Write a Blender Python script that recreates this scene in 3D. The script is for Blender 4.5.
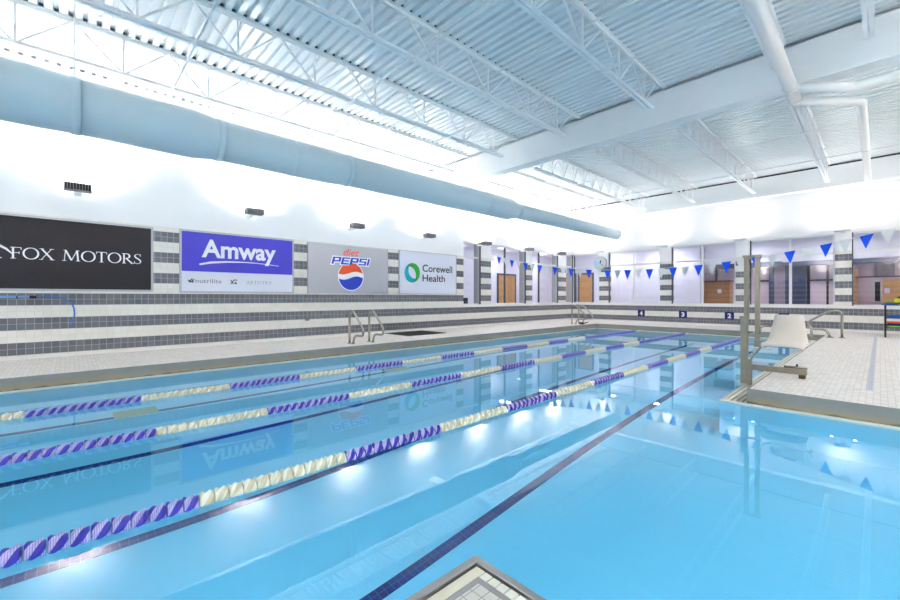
import bpy, math, random
from mathutils import Vector, Matrix
random.seed(7)
S = bpy.context.scene
for o in list(bpy.data.objects): bpy.data.objects.remove(o)

# ------------------------------------------------------------------ camera
YAW = 0.81618; FPX = 404.5; HC = 1.196
cd = bpy.data.cameras.new('camera'); cam = bpy.data.objects.new('camera', cd); S.collection.objects.link(cam)
cam.location = (0, 0, HC); cam.rotation_euler = (math.radians(90), 0, YAW)
cd.sensor_fit = 'HORIZONTAL'; cd.sensor_width = 36.0; cd.lens = 36.0 * FPX / 900.0
cd.shift_y = (297.13 - 300) / 900.0 * -1 * -1
cd.clip_start = 0.05; cd.clip_end = 200
S.camera = cam

# ------------------------------------------------------------------ world, exposure, light paths
w = bpy.data.worlds.new('world'); S.world = w; w.use_nodes = True
w.node_tree.nodes['Background'].inputs[0].default_value = (0.75, 0.85, 1, 1)
w.node_tree.nodes['Background'].inputs[1].default_value = 0.3
S.view_settings.view_transform = 'Standard'; S.view_settings.look = 'None'
S.view_settings.exposure = 1.2; S.view_settings.gamma = 1.0
S.view_settings.use_curve_mapping = False
cy = S.cycles
cy.max_bounces = 14; cy.diffuse_bounces = 7; cy.glossy_bounces = 6; cy.transmission_bounces = 8
cy.transparent_max_bounces = 12
cy.caustics_reflective = True; cy.caustics_refractive = True
cy.sample_clamp_indirect = 20.0; cy.sample_clamp_direct = 8.0; cy.blur_glossy = 0.5
UP_LEFT = 37; UP_END = 9.5; UP_RIGHT = 118; UP_BACK = 95; POOL_FILL = 4.9

# ------------------------------------------------------------------ room numbers (metres, water at z = 0)
XL, XR, YB, YE = -9.63, 4.5, -9.6, 16.8       # left wall, right wall, back wall, end wall
DK = 0.175                                    # deck height
PX0, PX1, PY0, PY1 = -7.5, -1.27, -7.6, 14.8  # lane pool
BX1, BY0, BY1 = 3.6, 1.355, 5.46               # shallow bay to the right
DEPTH = 1.25
ZD = 5.16                                     # roof deck underside
Z0 = 0.244; C8 = 0.2032

# ------------------------------------------------------------------ helpers
def lin(c):
    return tuple(((v / 12.92) if v <= 0.04045 else ((v + 0.055) / 1.055) ** 2.4) for v in c)
def rgb(r, g, b): return lin((r / 255, g / 255, b / 255)) + (1,)

class N:
    """node shorthand"""
    def __init__(s, name):
        s.m = bpy.data.materials.new(name); s.m.use_nodes = True
        s.t = s.m.node_tree; s.t.nodes.clear()
        s.out = s.t.nodes.new('ShaderNodeOutputMaterial')
    def n(s, typ, **kw):
        x = s.t.nodes.new(typ)
        for k, v in kw.items(): setattr(x, k, v)
        return x
    def link(s, a, b): s.t.links.new(a, b)
    def put(s, sock, v):
        if hasattr(v, 'is_output') or isinstance(v, bpy.types.NodeSocket): s.link(v, sock)
        else: sock.default_value = v
    def math(s, op, a, b=None, c=None):
        x = s.n('ShaderNodeMath', operation=op); s.put(x.inputs[0], a)
        if b is not None: s.put(x.inputs[1], b)
        if c is not None: s.put(x.inputs[2], c)
        return x.outputs[0]
    def mix(s, f, a, b):
        x = s.n('ShaderNodeMix', data_type='RGBA'); s.put(x.inputs[0], f); s.put(x.inputs[6], a); s.put(x.inputs[7], b)
        return x.outputs[2]
    def pos(s):
        g = s.n('ShaderNodeNewGeometry'); x = s.n('ShaderNodeSeparateXYZ'); s.link(g.outputs['Position'], x.inputs[0])
        return g.outputs['Position'], x.outputs[0], x.outputs[1], x.outputs[2]
    def bsdf(s, col, rough=0.5, metal=0.0, spec=0.5, **kw):
        p = s.n('ShaderNodeBsdfPrincipled')
        s.put(p.inputs['Base Color'], col); s.put(p.inputs['Roughness'], rough); s.put(p.inputs['Metallic'], metal)
        s.put(p.inputs['Specular IOR Level'], spec)
        for k, v in kw.items(): s.put(p.inputs[k], v)
        s.link(p.outputs[0], s.out.inputs[0]); return p
    def noise(s, scale, detail=3, vec=None):
        x = s.n('ShaderNodeTexNoise'); x.inputs['Scale'].default_value = scale; x.inputs['Detail'].default_value = detail
        if vec is not None: s.link(vec, x.inputs['Vector'])
        return x.outputs['Fac']
    def ramp(s, f, a, b, c0=0.0, c1=1.0):
        x = s.n('ShaderNodeMapRange'); x.clamp = True; s.put(x.inputs[0], f); x.inputs[1].default_value = a; x.inputs[2].default_value = b
        x.inputs[3].default_value = c0; x.inputs[4].default_value = c1; return x.outputs[0]

M = {}
def plain(name, col, rough=0.5, metal=0.0, spec=0.5, vary=0.04, scale=6.0, **kw):
    """a plain procedural paint / plastic / metal with slight mottling"""
    n = N(name); p, x, y, z = n.pos(); f = n.noise(scale, 3, p)
    dark = tuple(c * (1 - vary * 2) for c in col[:3]) + (1,)
    n.bsdf(n.mix(f, dark, col), rough, metal, spec, **kw); M[name] = n.m; return n.m
def emit(name, col, strength):
    n = N(name); e = n.n('ShaderNodeEmission'); e.inputs[0].default_value = col; e.inputs[1].default_value = strength
    n.link(e.outputs[0], n.out.inputs[0]); M[name] = n.m

def tile_wall():
    n = N('tile_wall'); p, x, y, z = n.pos()
    s = n.math('ADD', x, y); zz = n.math('SUBTRACT', z, Z0)
    band = n.math('LESS_THAN', n.math('FRACT', n.math('DIVIDE', zz, 2 * C8)), 0.5)
    band = n.math('MULTIPLY', band, n.math('GREATER_THAN', zz, 0.0))
    band = n.math('MULTIPLY', band, n.math('LESS_THAN', zz, 11 * C8))
    su = n.math('DIVIDE', s, 0.1016); zu = n.math('DIVIDE', zz, 0.1016)
    g = n.math('MAXIMUM', n.math('LESS_THAN', n.math('FRACT', su), 0.06), n.math('LESS_THAN', n.math('FRACT', zu), 0.06))
    cv = n.n('ShaderNodeCombineXYZ'); n.link(n.math('FLOOR', su), cv.inputs[0]); n.link(n.math('FLOOR', zu), cv.inputs[1])
    wn = n.n('ShaderNodeTexWhiteNoise'); n.link(cv.outputs[0], wn.inputs['Vector'])
    gray = n.mix(wn.outputs['Value'], rgb(96, 97, 106), rgb(112, 113, 121))
    gray = n.mix(g, gray, rgb(176, 176, 180))
    wht = n.mix(wn.outputs['Value'], rgb(222, 219, 211), rgb(229, 226, 219))
    wht = n.mix(g, wht, rgb(214, 211, 203))
    col = n.mix(band, wht, gray)
    up = n.math('GREATER_THAN', zz, 11.5 * C8)
    col = n.mix(up, col, rgb(238, 238, 240))
    rough = n.math('ADD', n.math('MULTIPLY', up, 0.35), 0.28)
    n.bsdf(col, rough, 0, 0.4); M['tile_wall'] = n.m
tile_wall()

def mosaic(name, c0, c1, grout, size):
    n = N(name); p, x, y, z = n.pos()
    xu = n.math('DIVIDE', x, size); yu = n.math('DIVIDE', y, size)
    g = n.math('MAXIMUM', n.math('LESS_THAN', n.math('FRACT', xu), 0.09), n.math('LESS_THAN', n.math('FRACT', yu), 0.09))
    cv = n.n('ShaderNodeCombineXYZ'); n.link(n.math('FLOOR', xu), cv.inputs[0]); n.link(n.math('FLOOR', yu), cv.inputs[1])
    wn = n.n('ShaderNodeTexWhiteNoise'); n.link(cv.outputs[0], wn.inputs['Vector'])
    col = n.mix(wn.outputs['Value'], c0, c1); col = n.mix(g, col, grout)
    dirt = n.ramp(n.noise(1.3, 4, p), 0.45, 0.75, 0.0, 0.22)
    col = n.mix(dirt, col, rgb(196, 184, 172))
    n.bsdf(col, 0.45, 0, 0.35); M[name] = n.m
mosaic('deck_tile', rgb(208, 201, 195), rgb(231, 225, 220), rgb(190, 183, 177), 0.0508)
mosaic('near_tile', rgb(196, 193, 186), rgb(214, 210, 202), rgb(150, 148, 142), 0.0508)
mosaic('lane_tile', rgb(26, 32, 105), rgb(34, 42, 125), rgb(92, 104, 168), 0.0508)
mosaic('stripe_tile', rgb(158, 160, 178), rgb(176, 177, 192), rgb(190, 186, 186), 0.0508)

def curb_mat():
    n = N('curb_stone'); p, x, y, z = n.pos()
    f = n.noise(5.0, 5, p); base = n.mix(f, rgb(130, 131, 127), rgb(152, 152, 145))
    f2 = n.noise(2.2, 6, p)
    low = n.math('MULTIPLY', n.ramp(n.math('ADD', z, n.math('MULTIPLY', f2, 0.10)), 0.10, 0.15, 1.0, 0.0), 0.75)
    col = n.mix(low, base, rgb(164, 148, 118))
    st = n.math('MULTIPLY', n.ramp(n.math('ADD', z, n.math('MULTIPLY', n.noise(9.0, 4, p), 0.08)), 0.055, 0.075, 1.0, 0.0), 0.7)
    col = n.mix(st, col, rgb(84, 74, 56))
    n.bsdf(col, 0.55, 0, 0.4); M['curb_stone'] = n.m
curb_mat()

plain('paint_white', rgb(238, 238, 240), 0.6, 0, 0.3, 0.01)
plain('steel_paint', rgb(243, 245, 246), 0.45, 0, 0.4, 0.02)
plain('deck_metal', rgb(238, 243, 245), 0.30, 0.0, 0.6, 0.03, 3.0)
plain('duct_paint', rgb(190, 211, 220), 0.35, 0, 0.5, 0.01)
plain('pipe_wrap', rgb(238, 238, 236), 0.35, 0, 0.5, 0.03, 12)
plain('pool_plaster', rgb(188, 238, 250), 0.6, 0, 0.2, 0.01, 2.0)
plain('lip_white', rgb(232, 230, 218), 0.4, 0, 0.4, 0.04, 14)
plain('grate_white', rgb(222, 216, 196), 0.5, 0, 0.3, 0.06, 20)
plain('gutter_dark', rgb(46, 44, 40), 0.8, 0, 0.2)
plain('gutter_steel', rgb(172, 168, 166), 0.3, 0.45, 0.5, 0.08, 8)
plain('coping_grey', rgb(150, 150, 150), 0.5, 0, 0.4, 0.06, 20)
plain('stainless', rgb(190, 184, 172), 0.24, 0.9, 0.5, 0.10, 25)
plain('stainless_worn', rgb(162, 153, 136), 0.40, 0.55, 0.5, 0.16, 18)
plain('rust', rgb(104, 82, 58), 0.8, 0, 0.2, 0.2, 40)
plain('seat_plastic', rgb(222, 212, 200), 0.4, 0, 0.5, 0.02)
plain('black_metal', rgb(24, 24, 26), 0.5, 0.2, 0.4)
plain('black_rubber', rgb(52, 51, 52), 0.8, 0, 0.2, 0.1, 30)
plain('alu', rgb(186, 188, 194), 0.4, 0.6, 0.5)
plain('frame_white', rgb(226, 226, 230), 0.45, 0, 0.4, 0.01)
plain('flute_shade', rgb(92, 98, 104), 0.7, 0, 0.2); plain('jamb_grey', rgb(176, 180, 180), 0.5); plain('frame_dark', rgb(84, 86, 92), 0.5, 0.2, 0.4)
plain('sill_white', rgb(232, 230, 226), 0.5, 0, 0.4, 0.02)
plain('sign_black', rgb(30, 25, 34), 0.4, 0, 0.35, 0.05, 1.5)
plain('sign_violet', rgb(54, 44, 200), 0.35, 0, 0.5, 0.02)
plain('sign_white', rgb(220, 222, 236), 0.35, 0, 0.5, 0.01)
plain('sign_silver', rgb(172, 174, 182), 0.30, 0.25, 0.5, 0.02)
plain('letter_white', rgb(240, 240, 244), 0.5, 0, 0.3, 0.0)
plain('letter_dark', rgb(40, 40, 52), 0.5, 0, 0.3, 0.0)
plain('letter_grey', rgb(120, 120, 132), 0.5, 0, 0.3, 0.0)
plain('logo_orange', rgb(240, 88, 48), 0.45, 0, 0.3, 0.0)
plain('logo_blue', rgb(30, 62, 190), 0.45, 0, 0.3, 0.0)
plain('logo_green', rgb(52, 172, 70), 0.45, 0, 0.3, 0.0)
plain('logo_teal', rgb(30, 170, 190), 0.45, 0, 0.3, 0.0)
plain('number_navy', rgb(18, 20, 96), 0.4, 0, 0.4, 0.02)
plain('flag_blue', rgb(8, 84, 236), 0.6, 0, 0.3, 0.02)
plain('flag_white', rgb(214, 219, 222), 0.6, 0, 0.3, 0.02)
plain('cord', rgb(232, 232, 236), 0.6)
plain('hose_blue', rgb(40, 112, 190), 0.4, 0, 0.5, 0.05)
plain('pole_blue', rgb(120, 170, 226), 0.3, 0.3, 0.5, 0.05)
plain('foam_blue', rgb(40, 92, 190), 0.8, 0, 0.2); plain('foam_green', rgb(36, 140, 84), 0.8, 0, 0.2)
plain('foam_yellow', rgb(226, 218, 60), 0.8, 0, 0.2); plain('foam_red', rgb(232, 92, 76), 0.8, 0, 0.2)
plain('foam_navy', rgb(22, 40, 96), 0.8, 0, 0.2); plain('foam_lime', rgb(120, 220, 60), 0.8, 0, 0.2)
plain('foam_black', rgb(16, 18, 26), 0.8, 0, 0.2)
plain('hall_lavender', rgb(232, 232, 242), 0.7, 0, 0.2, 0.01)
plain('hall_pink', rgb(232, 214, 222), 0.7, 0, 0.2, 0.02)
plain('hall_navy', rgb(62, 72, 98), 0.6, 0, 0.3, 0.05)
plain('hall_grey', rgb(150, 138, 150), 0.7, 0, 0.2, 0.05)
plain('hall_dark', rgb(54, 46, 54), 0.6, 0, 0.3, 0.05)
plain('hall_floor', rgb(150, 146, 150), 0.5, 0, 0.3, 0.05)
plain('clock_face', rgb(188, 192, 196), 0.5, 0, 0.4, 0.02); plain('clock_rim', rgb(150, 152, 158), 0.4, 0.4, 0.5)
plain('clock_blue', rgb(120, 196, 226), 0.5); plain('grey_box', rgb(110, 110, 112), 0.5); plain('louvre_grey', rgb(120, 122, 132), 0.5)
plain('drain_cover', rgb(186, 190, 150), 0.6, 0, 0.2, 0.03)
emit('lamp_lens', (1, 0.98, 0.95, 1), 1.5)
emit('hall_lamp', (0.95, 0.95, 1, 1), 2.5)

def wood(name, a, b):
    n = N(name); p, x, y, z = n.pos()
    mp = n.n('ShaderNodeMapping'); mp.inputs['Scale'].default_value = (2.0, 2.0, 14.0); n.link(p, mp.inputs[0])
    n.bsdf(n.mix(n.noise(1.6, 6, mp.outputs[0]), a, b), 0.45, 0, 0.4); M[name] = n.m
wood('wood_door', rgb(186, 138, 84), rgb(214, 168, 110))
wood('wood_panel', rgb(150, 104, 60), rgb(190, 140, 88))
def brick():
    n = N('brick'); p, x, y, z = n.pos()
    b = n.n('ShaderNodeTexBrick'); cv = n.n('ShaderNodeCombineXYZ'); n.link(x, cv.inputs[0]); n.link(z, cv.inputs[1]); n.link(cv.outputs[0], b.inputs[0])
    b.inputs[1].default_value = rgb(150, 104, 70); b.inputs[2].default_value = rgb(174, 128, 92); b.inputs[3].default_value = rgb(190, 176, 160)
    b.inputs['Scale'].default_value = 5.0; n.bsdf(b.outputs[0], 0.8, 0, 0.2); M['brick'] = n.m
brick()
def water():
    n = N('pool_water')
    fr = n.n('ShaderNodeFresnel'); fr.inputs[0].default_value = 1.333
    gl = n.n('ShaderNodeBsdfGlossy'); gl.inputs['Roughness'].default_value = 0.0; gl.inputs['Color'].default_value = (1, 1, 1, 1)
    rf = n.n('ShaderNodeBsdfRefraction'); rf.inputs['IOR'].default_value = 1.333; rf.inputs['Roughness'].default_value = 0.0
    rf.inputs['Color'].default_value = (0.52, 0.82, 0.965, 1)
    mx = n.n('ShaderNodeMixShader'); n.link(fr.outputs[0], mx.inputs[0]); n.link(rf.outputs[0], mx.inputs[1]); n.link(gl.outputs[0], mx.inputs[2])
    p, x, y, z = n.pos()
    mp = n.n('ShaderNodeMapping'); mp.inputs['Scale'].default_value = (1.0, 1.6, 1.0); mp.inputs['Rotation'].default_value = (0, 0, 0.5); n.link(p, mp.inputs[0])
    bp = n.n('ShaderNodeBump'); bp.inputs['Strength'].default_value = 0.0015; bp.inputs['Distance'].default_value = 0.05
    n.link(n.noise(3.0, 1, mp.outputs[0]), bp.inputs['Height'])
    for q in (fr, gl, rf): n.link(bp.outputs[0], q.inputs['Normal'])
    n.link(mx.outputs[0], n.out.inputs[0]); M['pool_water'] = n.m
water()
def glass():
    n = N('pane_glass')
    ge = n.n('ShaderNodeNewGeometry'); dt = n.n('ShaderNodeVectorMath', operation='DOT_PRODUCT'); n.link(ge.outputs['Normal'], dt.inputs[0]); n.link(ge.outputs['Incoming'], dt.inputs[1])
    fres = n.math('MULTIPLY_ADD', n.math('POWER', n.math('SUBTRACT', 1.0, n.math('ABSOLUTE', dt.outputs['Value'])), 5.0), 0.96, 0.04)
    gl = n.n('ShaderNodeBsdfGlossy'); gl.inputs['Roughness'].default_value = 0.0
    tr = n.n('ShaderNodeBsdfTransparent'); tr.inputs[0].default_value = (0.95, 0.95, 0.98, 1)
    mx = n.n('ShaderNodeMixShader'); n.link(fres, mx.inputs[0]); n.link(tr.outputs[0], mx.inputs[1]); n.link(gl.outputs[0], mx.inputs[2])
    n.link(mx.outputs[0], n.out.inputs[0]); M['pane_glass'] = n.m
glass()
def float_mat(name, a, b, freq):
    n = N(name); tc = n.n('ShaderNodeTexCoord'); sp = n.n('ShaderNodeSeparateXYZ'); n.link(tc.outputs['Object'], sp.inputs[0])
    wv = n.math('FRACT', n.math('MULTIPLY', sp.outputs[1], freq))
    n.bsdf(n.mix(n.math('LESS_THAN', wv, 0.4), a, b), 0.4, 0, 0.5); M[name] = n.m
float_mat('float_lilac', rgb(196, 186, 226), rgb(150, 140, 206), 110)
plain('float_indigo', rgb(58, 50, 178), 0.4, 0, 0.5, 0.05)
plain('float_cream', rgb(246, 242, 226), 0.4, 0, 0.5, 0.02)
plain('float_straw', rgb(228, 218, 184), 0.45, 0, 0.4, 0.04)

# ------------------------------------------------------------------ mesh building
class MB:
    def __init__(s): s.v = []; s.f = []; s.mi = []; s.smooth = []
    def add(s, vs, fs, mi=0, sm=False):
        o = len(s.v); s.v += [tuple(p) for p in vs]; s.f += [tuple(i + o for i in f) for f in fs]
        s.mi += [mi] * len(fs); s.smooth += [sm] * len(fs); return s
    def box(s, x0, x1, y0, y1, z0, z1, mi=0):
        vs = [(x0, y0, z0), (x1, y0, z0), (x1, y1, z0), (x0, y1, z0), (x0, y0, z1), (x1, y0, z1), (x1, y1, z1), (x0, y1, z1)]
        return s.add(vs, [(3, 2, 1, 0), (4, 5, 6, 7), (0, 1, 5, 4), (1, 2, 6, 5), (2, 3, 7, 6), (3, 0, 4, 7)], mi)
    def bar(s, a, b, w, h=None, up=(0, 0, 1), mi=0):
        """rectangular bar from a to b, width w, height h"""
        h = h or w; a = Vector(a); b = Vector(b); d = (b - a).normalized(); u = Vector(up)
        r = d.cross(u)
        if r.length < 1e-4: r = d.cross(Vector((1, 0, 0)))
        r.normalize(); u = r.cross(d); vs = []
        for p in (a, b):
            for i, j in ((-1, -1), (1, -1), (1, 1), (-1, 1)): vs.append(p + r * (i * w / 2) + u * (j * h / 2))
        return s.add(vs, [(3, 2, 1, 0), (4, 5, 6, 7), (0, 1, 5, 4), (1, 2, 6, 5), (2, 3, 7, 6), (3, 0, 4, 7)], mi)
    def tube(s, pts, r, n=12, mi=0, cap=True):
        pts = [Vector(p) for p in pts]; rs = r if isinstance(r, (list, tuple)) else [r] * len(pts)
        vs = []; fs = []; nrm = None
        for i, p in enumerate(pts):
            d = (pts[min(i + 1, len(pts) - 1)] - pts[max(i - 1, 0)]).normalized()
            if nrm is None:
                nrm = d.cross(Vector((0, 0, 1)))
                if nrm.length < 1e-3: nrm = d.cross(Vector((1, 0, 0)))
            nrm = (nrm - d * nrm.dot(d)).normalized(); bn = d.cross(nrm)
            for k in range(n):
                a = 2 * math.pi * k / n; vs.append(p + (nrm * math.cos(a) + bn * math.sin(a)) * rs[i])
        for i in range(len(pts) - 1):
            for k in range(n):
                k2 = (k + 1) % n; fs.append((i * n + k, i * n + k2, (i + 1) * n + k2, (i + 1) * n + k))
        s.add(vs, fs, mi, True)
        if cap:
            o = len(s.v) - len(vs)
            s.f += [tuple(o + k for k in range(n))[::-1], tuple(o + (len(pts) - 1) * n + k for k in range(n))]; s.mi += [mi, mi]; s.smooth += [False, False]
        return s
    def poly(s, pts2, fn, d0, d1, mi=0):
        """prism of a 2D outline; fn(u, v, w) gives the point"""
        n = len(pts2); vs = [fn(u, v, d0) for u, v in pts2] + [fn(u, v, d1) for u, v in pts2]
        fs = [tuple(range(n))[::-1], tuple(range(n, 2 * n))] + [(i, (i + 1) % n, n + (i + 1) % n, n + i) for i in range(n)]
        return s.add(vs, fs, mi)
    def build(s, name, mats, parent=None, bevel=0.0):
        me = bpy.data.meshes.new(name); o0 = parent.matrix_world.translation if False else (Vector(parent['_org']) if parent else Vector((0, 0, 0)))
        me.from_pydata([tuple(Vector(p) - o0) for p in s.v], [], s.f)
        if not isinstance(mats, (list, tuple)): mats = [mats]
        for m in mats: me.materials.append(M[m])
        for p, mi, sm in zip(me.polygons, s.mi, s.smooth): p.material_index = mi; p.use_smooth = sm
        me.update()
        import bmesh
        b = bmesh.new(); b.from_mesh(me); bmesh.ops.recalc_face_normals(b, faces=b.faces); b.to_mesh(me); b.free()
        o = bpy.data.objects.new(name, me); S.collection.objects.link(o)
        if parent is not None: o.parent = parent; o['_org'] = list(o0)
        else: o['_org'] = [0.0, 0.0, 0.0]
        if bevel:
            md = o.modifiers.new('bevel', 'BEVEL'); md.width = bevel; md.segments = 2; md.limit_method = 'ANGLE'
        return o
def tag(o, label=None, cat=None, group=None, kind=None):
    if label: o['label'] = label
    if cat: o['category'] = cat
    if group: o['group'] = group
    if kind: o['kind'] = kind
    return o
def thing(name, label, cat, loc, group=None):
    o = bpy.data.objects.new(name, None); S.collection.objects.link(o); o.location = loc; o['_org'] = list(loc); o.empty_display_size = 0.1
    return tag(o, label, cat, group)
def copy_tree(o, parent=None):
    c = o.copy(); S.collection.objects.link(c)
    if parent: c.parent = parent
    for ch in o.children: copy_tree(ch, c)
    return c
def struct(name, mb, mats, label=None, parent=None):
    o = mb.build(name, mats, parent)
    if parent is None: o['kind'] = 'structure'
    if label: o['label'] = label; o['category'] = name.split('_')[0]
    return o
def area(loc, direction, sx, sy, watts, col=(1, 1, 1), parent=None, spread=None):
    l = bpy.data.lights.new('area_light', 'AREA'); l.shape = 'RECTANGLE'; l.size = sx; l.size_y = sy; l.energy = watts; l.color = col
    if spread: l.spread = spread
    o = bpy.data.objects.new('area_light', l); S.collection.objects.link(o); o.location = loc
    z_ = -Vector(direction).normalized(); x_ = Vector((1, 0, 0)) if abs(z_.x) < 0.7 else Vector((0, 0, 1))
    x_ = (x_ - z_ * x_.dot(z_)).normalized(); y_ = z_.cross(x_)          # size runs along world x, size_y across it
    o.rotation_mode = 'QUATERNION'; o.rotation_quaternion = Matrix((x_, y_, z_)).transposed().to_quaternion()
    return o
def arc(c, r, a0, a1, n, fn):
    return [fn(c[0] + r * math.cos(math.radians(a0 + (a1 - a0) * i / n)), c[1] + r * math.sin(math.radians(a0 + (a1 - a0) * i / n))) for i in range(n + 1)]
def rounded(pts, r, n=5):
    """polyline with rounded corners"""
    pts = [Vector(p) for p in pts]; out = [pts[0]]
    for i in range(1, len(pts) - 1):
        a, b, c = pts[i - 1], pts[i], pts[i + 1]
        d1 = (a - b); d2 = (c - b); k = min(r, d1.length * 0.49, d2.length * 0.49)
        p0 = b + d1.normalized() * k; p2 = b + d2.normalized() * k
        for j in range(n + 1):
            t = j / n; out.append(p0 * (1 - t) ** 2 + b * 2 * t * (1 - t) + p2 * t * t)
    out.append(pts[-1]); return out

# ================================================================== THE SETTING
B = lambda: MB()
# --- pool basin, water, decks
b = B()
def quad(mb, pts, mi=0): mb.add(pts, [tuple(range(len(pts)))], mi)
zb = -DEPTH
quad(b, [(PX0, PY0, zb), (PX1, PY0, zb), (PX1, PY1, zb), (PX0, PY1, zb)])
quad(b, [(PX1, BY0, zb), (BX1, BY0, zb), (BX1, BY1, zb), (PX1, BY1, zb)])
ring = [(PX0, PY0), (PX1, PY0), (PX1, BY0), (BX1, BY0), (BX1, BY1), (PX1, BY1), (PX1, PY1), (PX0, PY1)]
for i in range(8):
    a, c = ring[i], ring[(i + 1) % 8]
    quad(b, [(a[0], a[1], zb), (c[0], c[1], zb), (c[0], c[1], 0.012), (a[0], a[1], 0.012)])
struct('floor_pool', b, 'pool_plaster')
b = B(); quad(b, [(PX0, PY0, 0), (PX1, PY0, 0), (PX1, BY0, 0), (PX1, BY1, 0), (PX1, PY1, 0), (PX0, PY1, 0)])
quad(b, [(PX1, BY0, 0), (BX1, BY0, 0), (BX1, BY1, 0), (PX1, BY1, 0)])
wat = b.build('water', 'pool_water'); wat['kind'] = 'structure'
for k, xc in enumerate((-2.18, -3.66, -5.10, -6.53)):
    b = B(); b.box(xc - 0.046, xc + 0.046, PY0 + 1.6, 13.0, zb + 0.001, zb + 0.006); b.box(xc - 0.3, xc + 0.3, 13.0, 13.108, zb + 0.001, zb + 0.006)
    struct('trim_%d' % (1 + k), b, 'lane_tile')
# decks: raised deck round the pool, near deck at water level
b = B(); b.box(XL, PX0 - 0.02, YB, YE, -1.4, DK); struct('floor_left', b, 'deck_tile')
b = B(); b.box(PX0 - 0.02, XR, PY1 + 0.02, YE, -1.4, DK); struct('floor_far', b, 'deck_tile')
b = B(); b.box(-1.0, XR, BY1 + 0.06, PY1 + 0.02, -1.4, DK); struct('floor_right', b, 'deck_tile')
b = B(); b.box(-1.128, XR, YB, 1.222, -1.4, 0.024)
struct('floor_near', b, 'near_tile')
b = B(); b.box(PX0 - 0.02, -1.16, YB, PY0, -1.4, 0.028); struct('floor_back', b, 'deck_tile')
# curbs (grey coping faces) and white lips
b = B(); b.box(PX0 - 0.02, PX0 - 0.002, YB, PY1 + 0.02, 0.012, DK + 0.002); struct('trim_5', b, 'curb_stone')
b = B(); b.box(PX0 - 0.02, -1.0, PY1 + 0.002, PY1 + 0.02, 0.012, DK + 0.002); struct('trim_6', b, 'curb_stone')
b = B(); b.box(-1.018, XR, BY1 + 0.042, BY1 + 0.06, -0.1, DK + 0.002); b.box(-1.018, -1.0, BY1 + 0.06, PY1, -0.1, DK + 0.002); struct('trim_7', b, 'curb_stone')
b = B(); b.box(PX0 - 0.02, PX0 + 0.035, YB, PY1 + 0.01, -0.03, 0.014); b.box(PX0 + 0.035, PX1, PY1 - 0.035, PY1 + 0.01, -0.03, 0.014); struct('trim_8', b, 'lip_white')
b = B(); b.box(PX1, BX1, BY1 - 0.005, BY1 + 0.05, -0.06, 0.014); struct('trim_9', b, 'lip_white')
# gutter bed and grating along the right deck edge
b = B(); b.box(PX1, -1.0, BY1 + 0.05, PY1, -1.4, 0.004); struct('floor_gutter', b, 'gutter_dark')
g = thing('gutter_grating', 'cream slatted gutter grating along the raised right deck beside the lift', 'grating', (-1.14, 6, 0.0))
for k in range(5):
    x = -1.262 + k * 0.052
    b = B(); b.box(x, x + 0.036, BY1 + 0.05, PY1 - 0.01, 0.004, 0.018); b.build('slat', 'grate_white', g)
# near deck corner: steel rim, grating, grey coping
b = B(); b.box(PX1 + 0.01, -1.128, YB, BY0 - 0.01, -1.4, 0.002); b.box(-1.128, BX1, 1.222, BY0 - 0.01, -1.4, 0.002); struct('floor_gutter_near', b, 'gutter_dark')
b = B(); b.box(PX1, PX1 + 0.040, PY0, BY0, -0.1, 0.016); b.box(PX1 + 0.040, BX1, BY0 - 0.040, BY0, -0.1, 0.016)
b.tube([(PX1 + 0.038, PY0, 0.018), (PX1 + 0.038, BY0 - 0.038, 0.018), (BX1, BY0 - 0.038, 0.018)], 0.007, 10); struct('trim_10', b, 'gutter_steel')
b = B(); b.box(-1.152, -1.128, YB, 1.246, -0.05, 0.025); b.box(-1.128, XR, 1.222, 1.246, -0.05, 0.025); struct('trim_11', b, 'coping_grey')
g = thing('gutter_grating', 'cream gutter grating with crosswise slats round the near deck corner', 'grating', (-1.15, 1.2, 0.0))
b = B(); b.box(-1.206, -1.158, -7.0, 1.293, 0.003, 0.022); b.build('slat', 'grate_white', g)
for k in range(80):
    x = -1.152 + k * 0.045
    b = B(); b.box(x, x + 0.038, 1.251, 1.293, 0.003, 0.022); b.build('slat', 'lip_white', g)
# floor stripe on the right deck
b = B(); b.box(-0.11, -0.055, 6.4, 15.0, DK, DK + 0.0015); struct('trim_12', b, 'stripe_tile')

# --- walls
TH = 0.30; ZS = 0.93; ZW = 3.11
b = B()
b.box(XL - TH, XL, YB, 9.68, -0.1, ZD); b.box(XL - TH, XL, 9.68, YE + TH, -0.1, ZS); b.box(XL - TH, XL, 9.68, YE + TH, ZW, ZD)
for y0, y1 in ((10.55, 11.09), (13.2, 13.62), (15.55, 16.18)): b.box(XL - TH, XL, y0, y1, ZS, ZW)
struct('wall_left', b, 'tile_wall')
b = B()
b.box(XL, XR, YE, YE + TH, -0.1, ZS); b.box(XL, XR, YE, YE + TH, ZW, ZD)
COLS = [(-8.39, -7.985), (-5.89, -5.49), (-3.43, -3.035), (-0.935, -0.575), (1.55, 1.93), (4.1, 4.5)]
for x0, x1 in COLS: b.box(x0, x1, YE, YE + TH, ZS, ZW)
struct('wall_end', b, 'tile_wall')
b = B(); b.box(XR, XR + TH, YB, YE + TH, -0.1, ZD); struct('wall_right', b, 'tile_wall')
b = B(); b.box(XL - TH, XR + TH, YB - TH, YB, -0.1, ZD); struct('wall_back', b, 'tile_wall')
b = B(); b.box(XL, XL + 0.012, YB, YE, DK, Z0 - 0.03); struct('baseboard_left', b, 'sill_white')
b = B(); b.box(XL, XR, YE - 0.012, YE, DK, Z0 - 0.03); struct('baseboard_end', b, 'sill_white')
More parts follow.
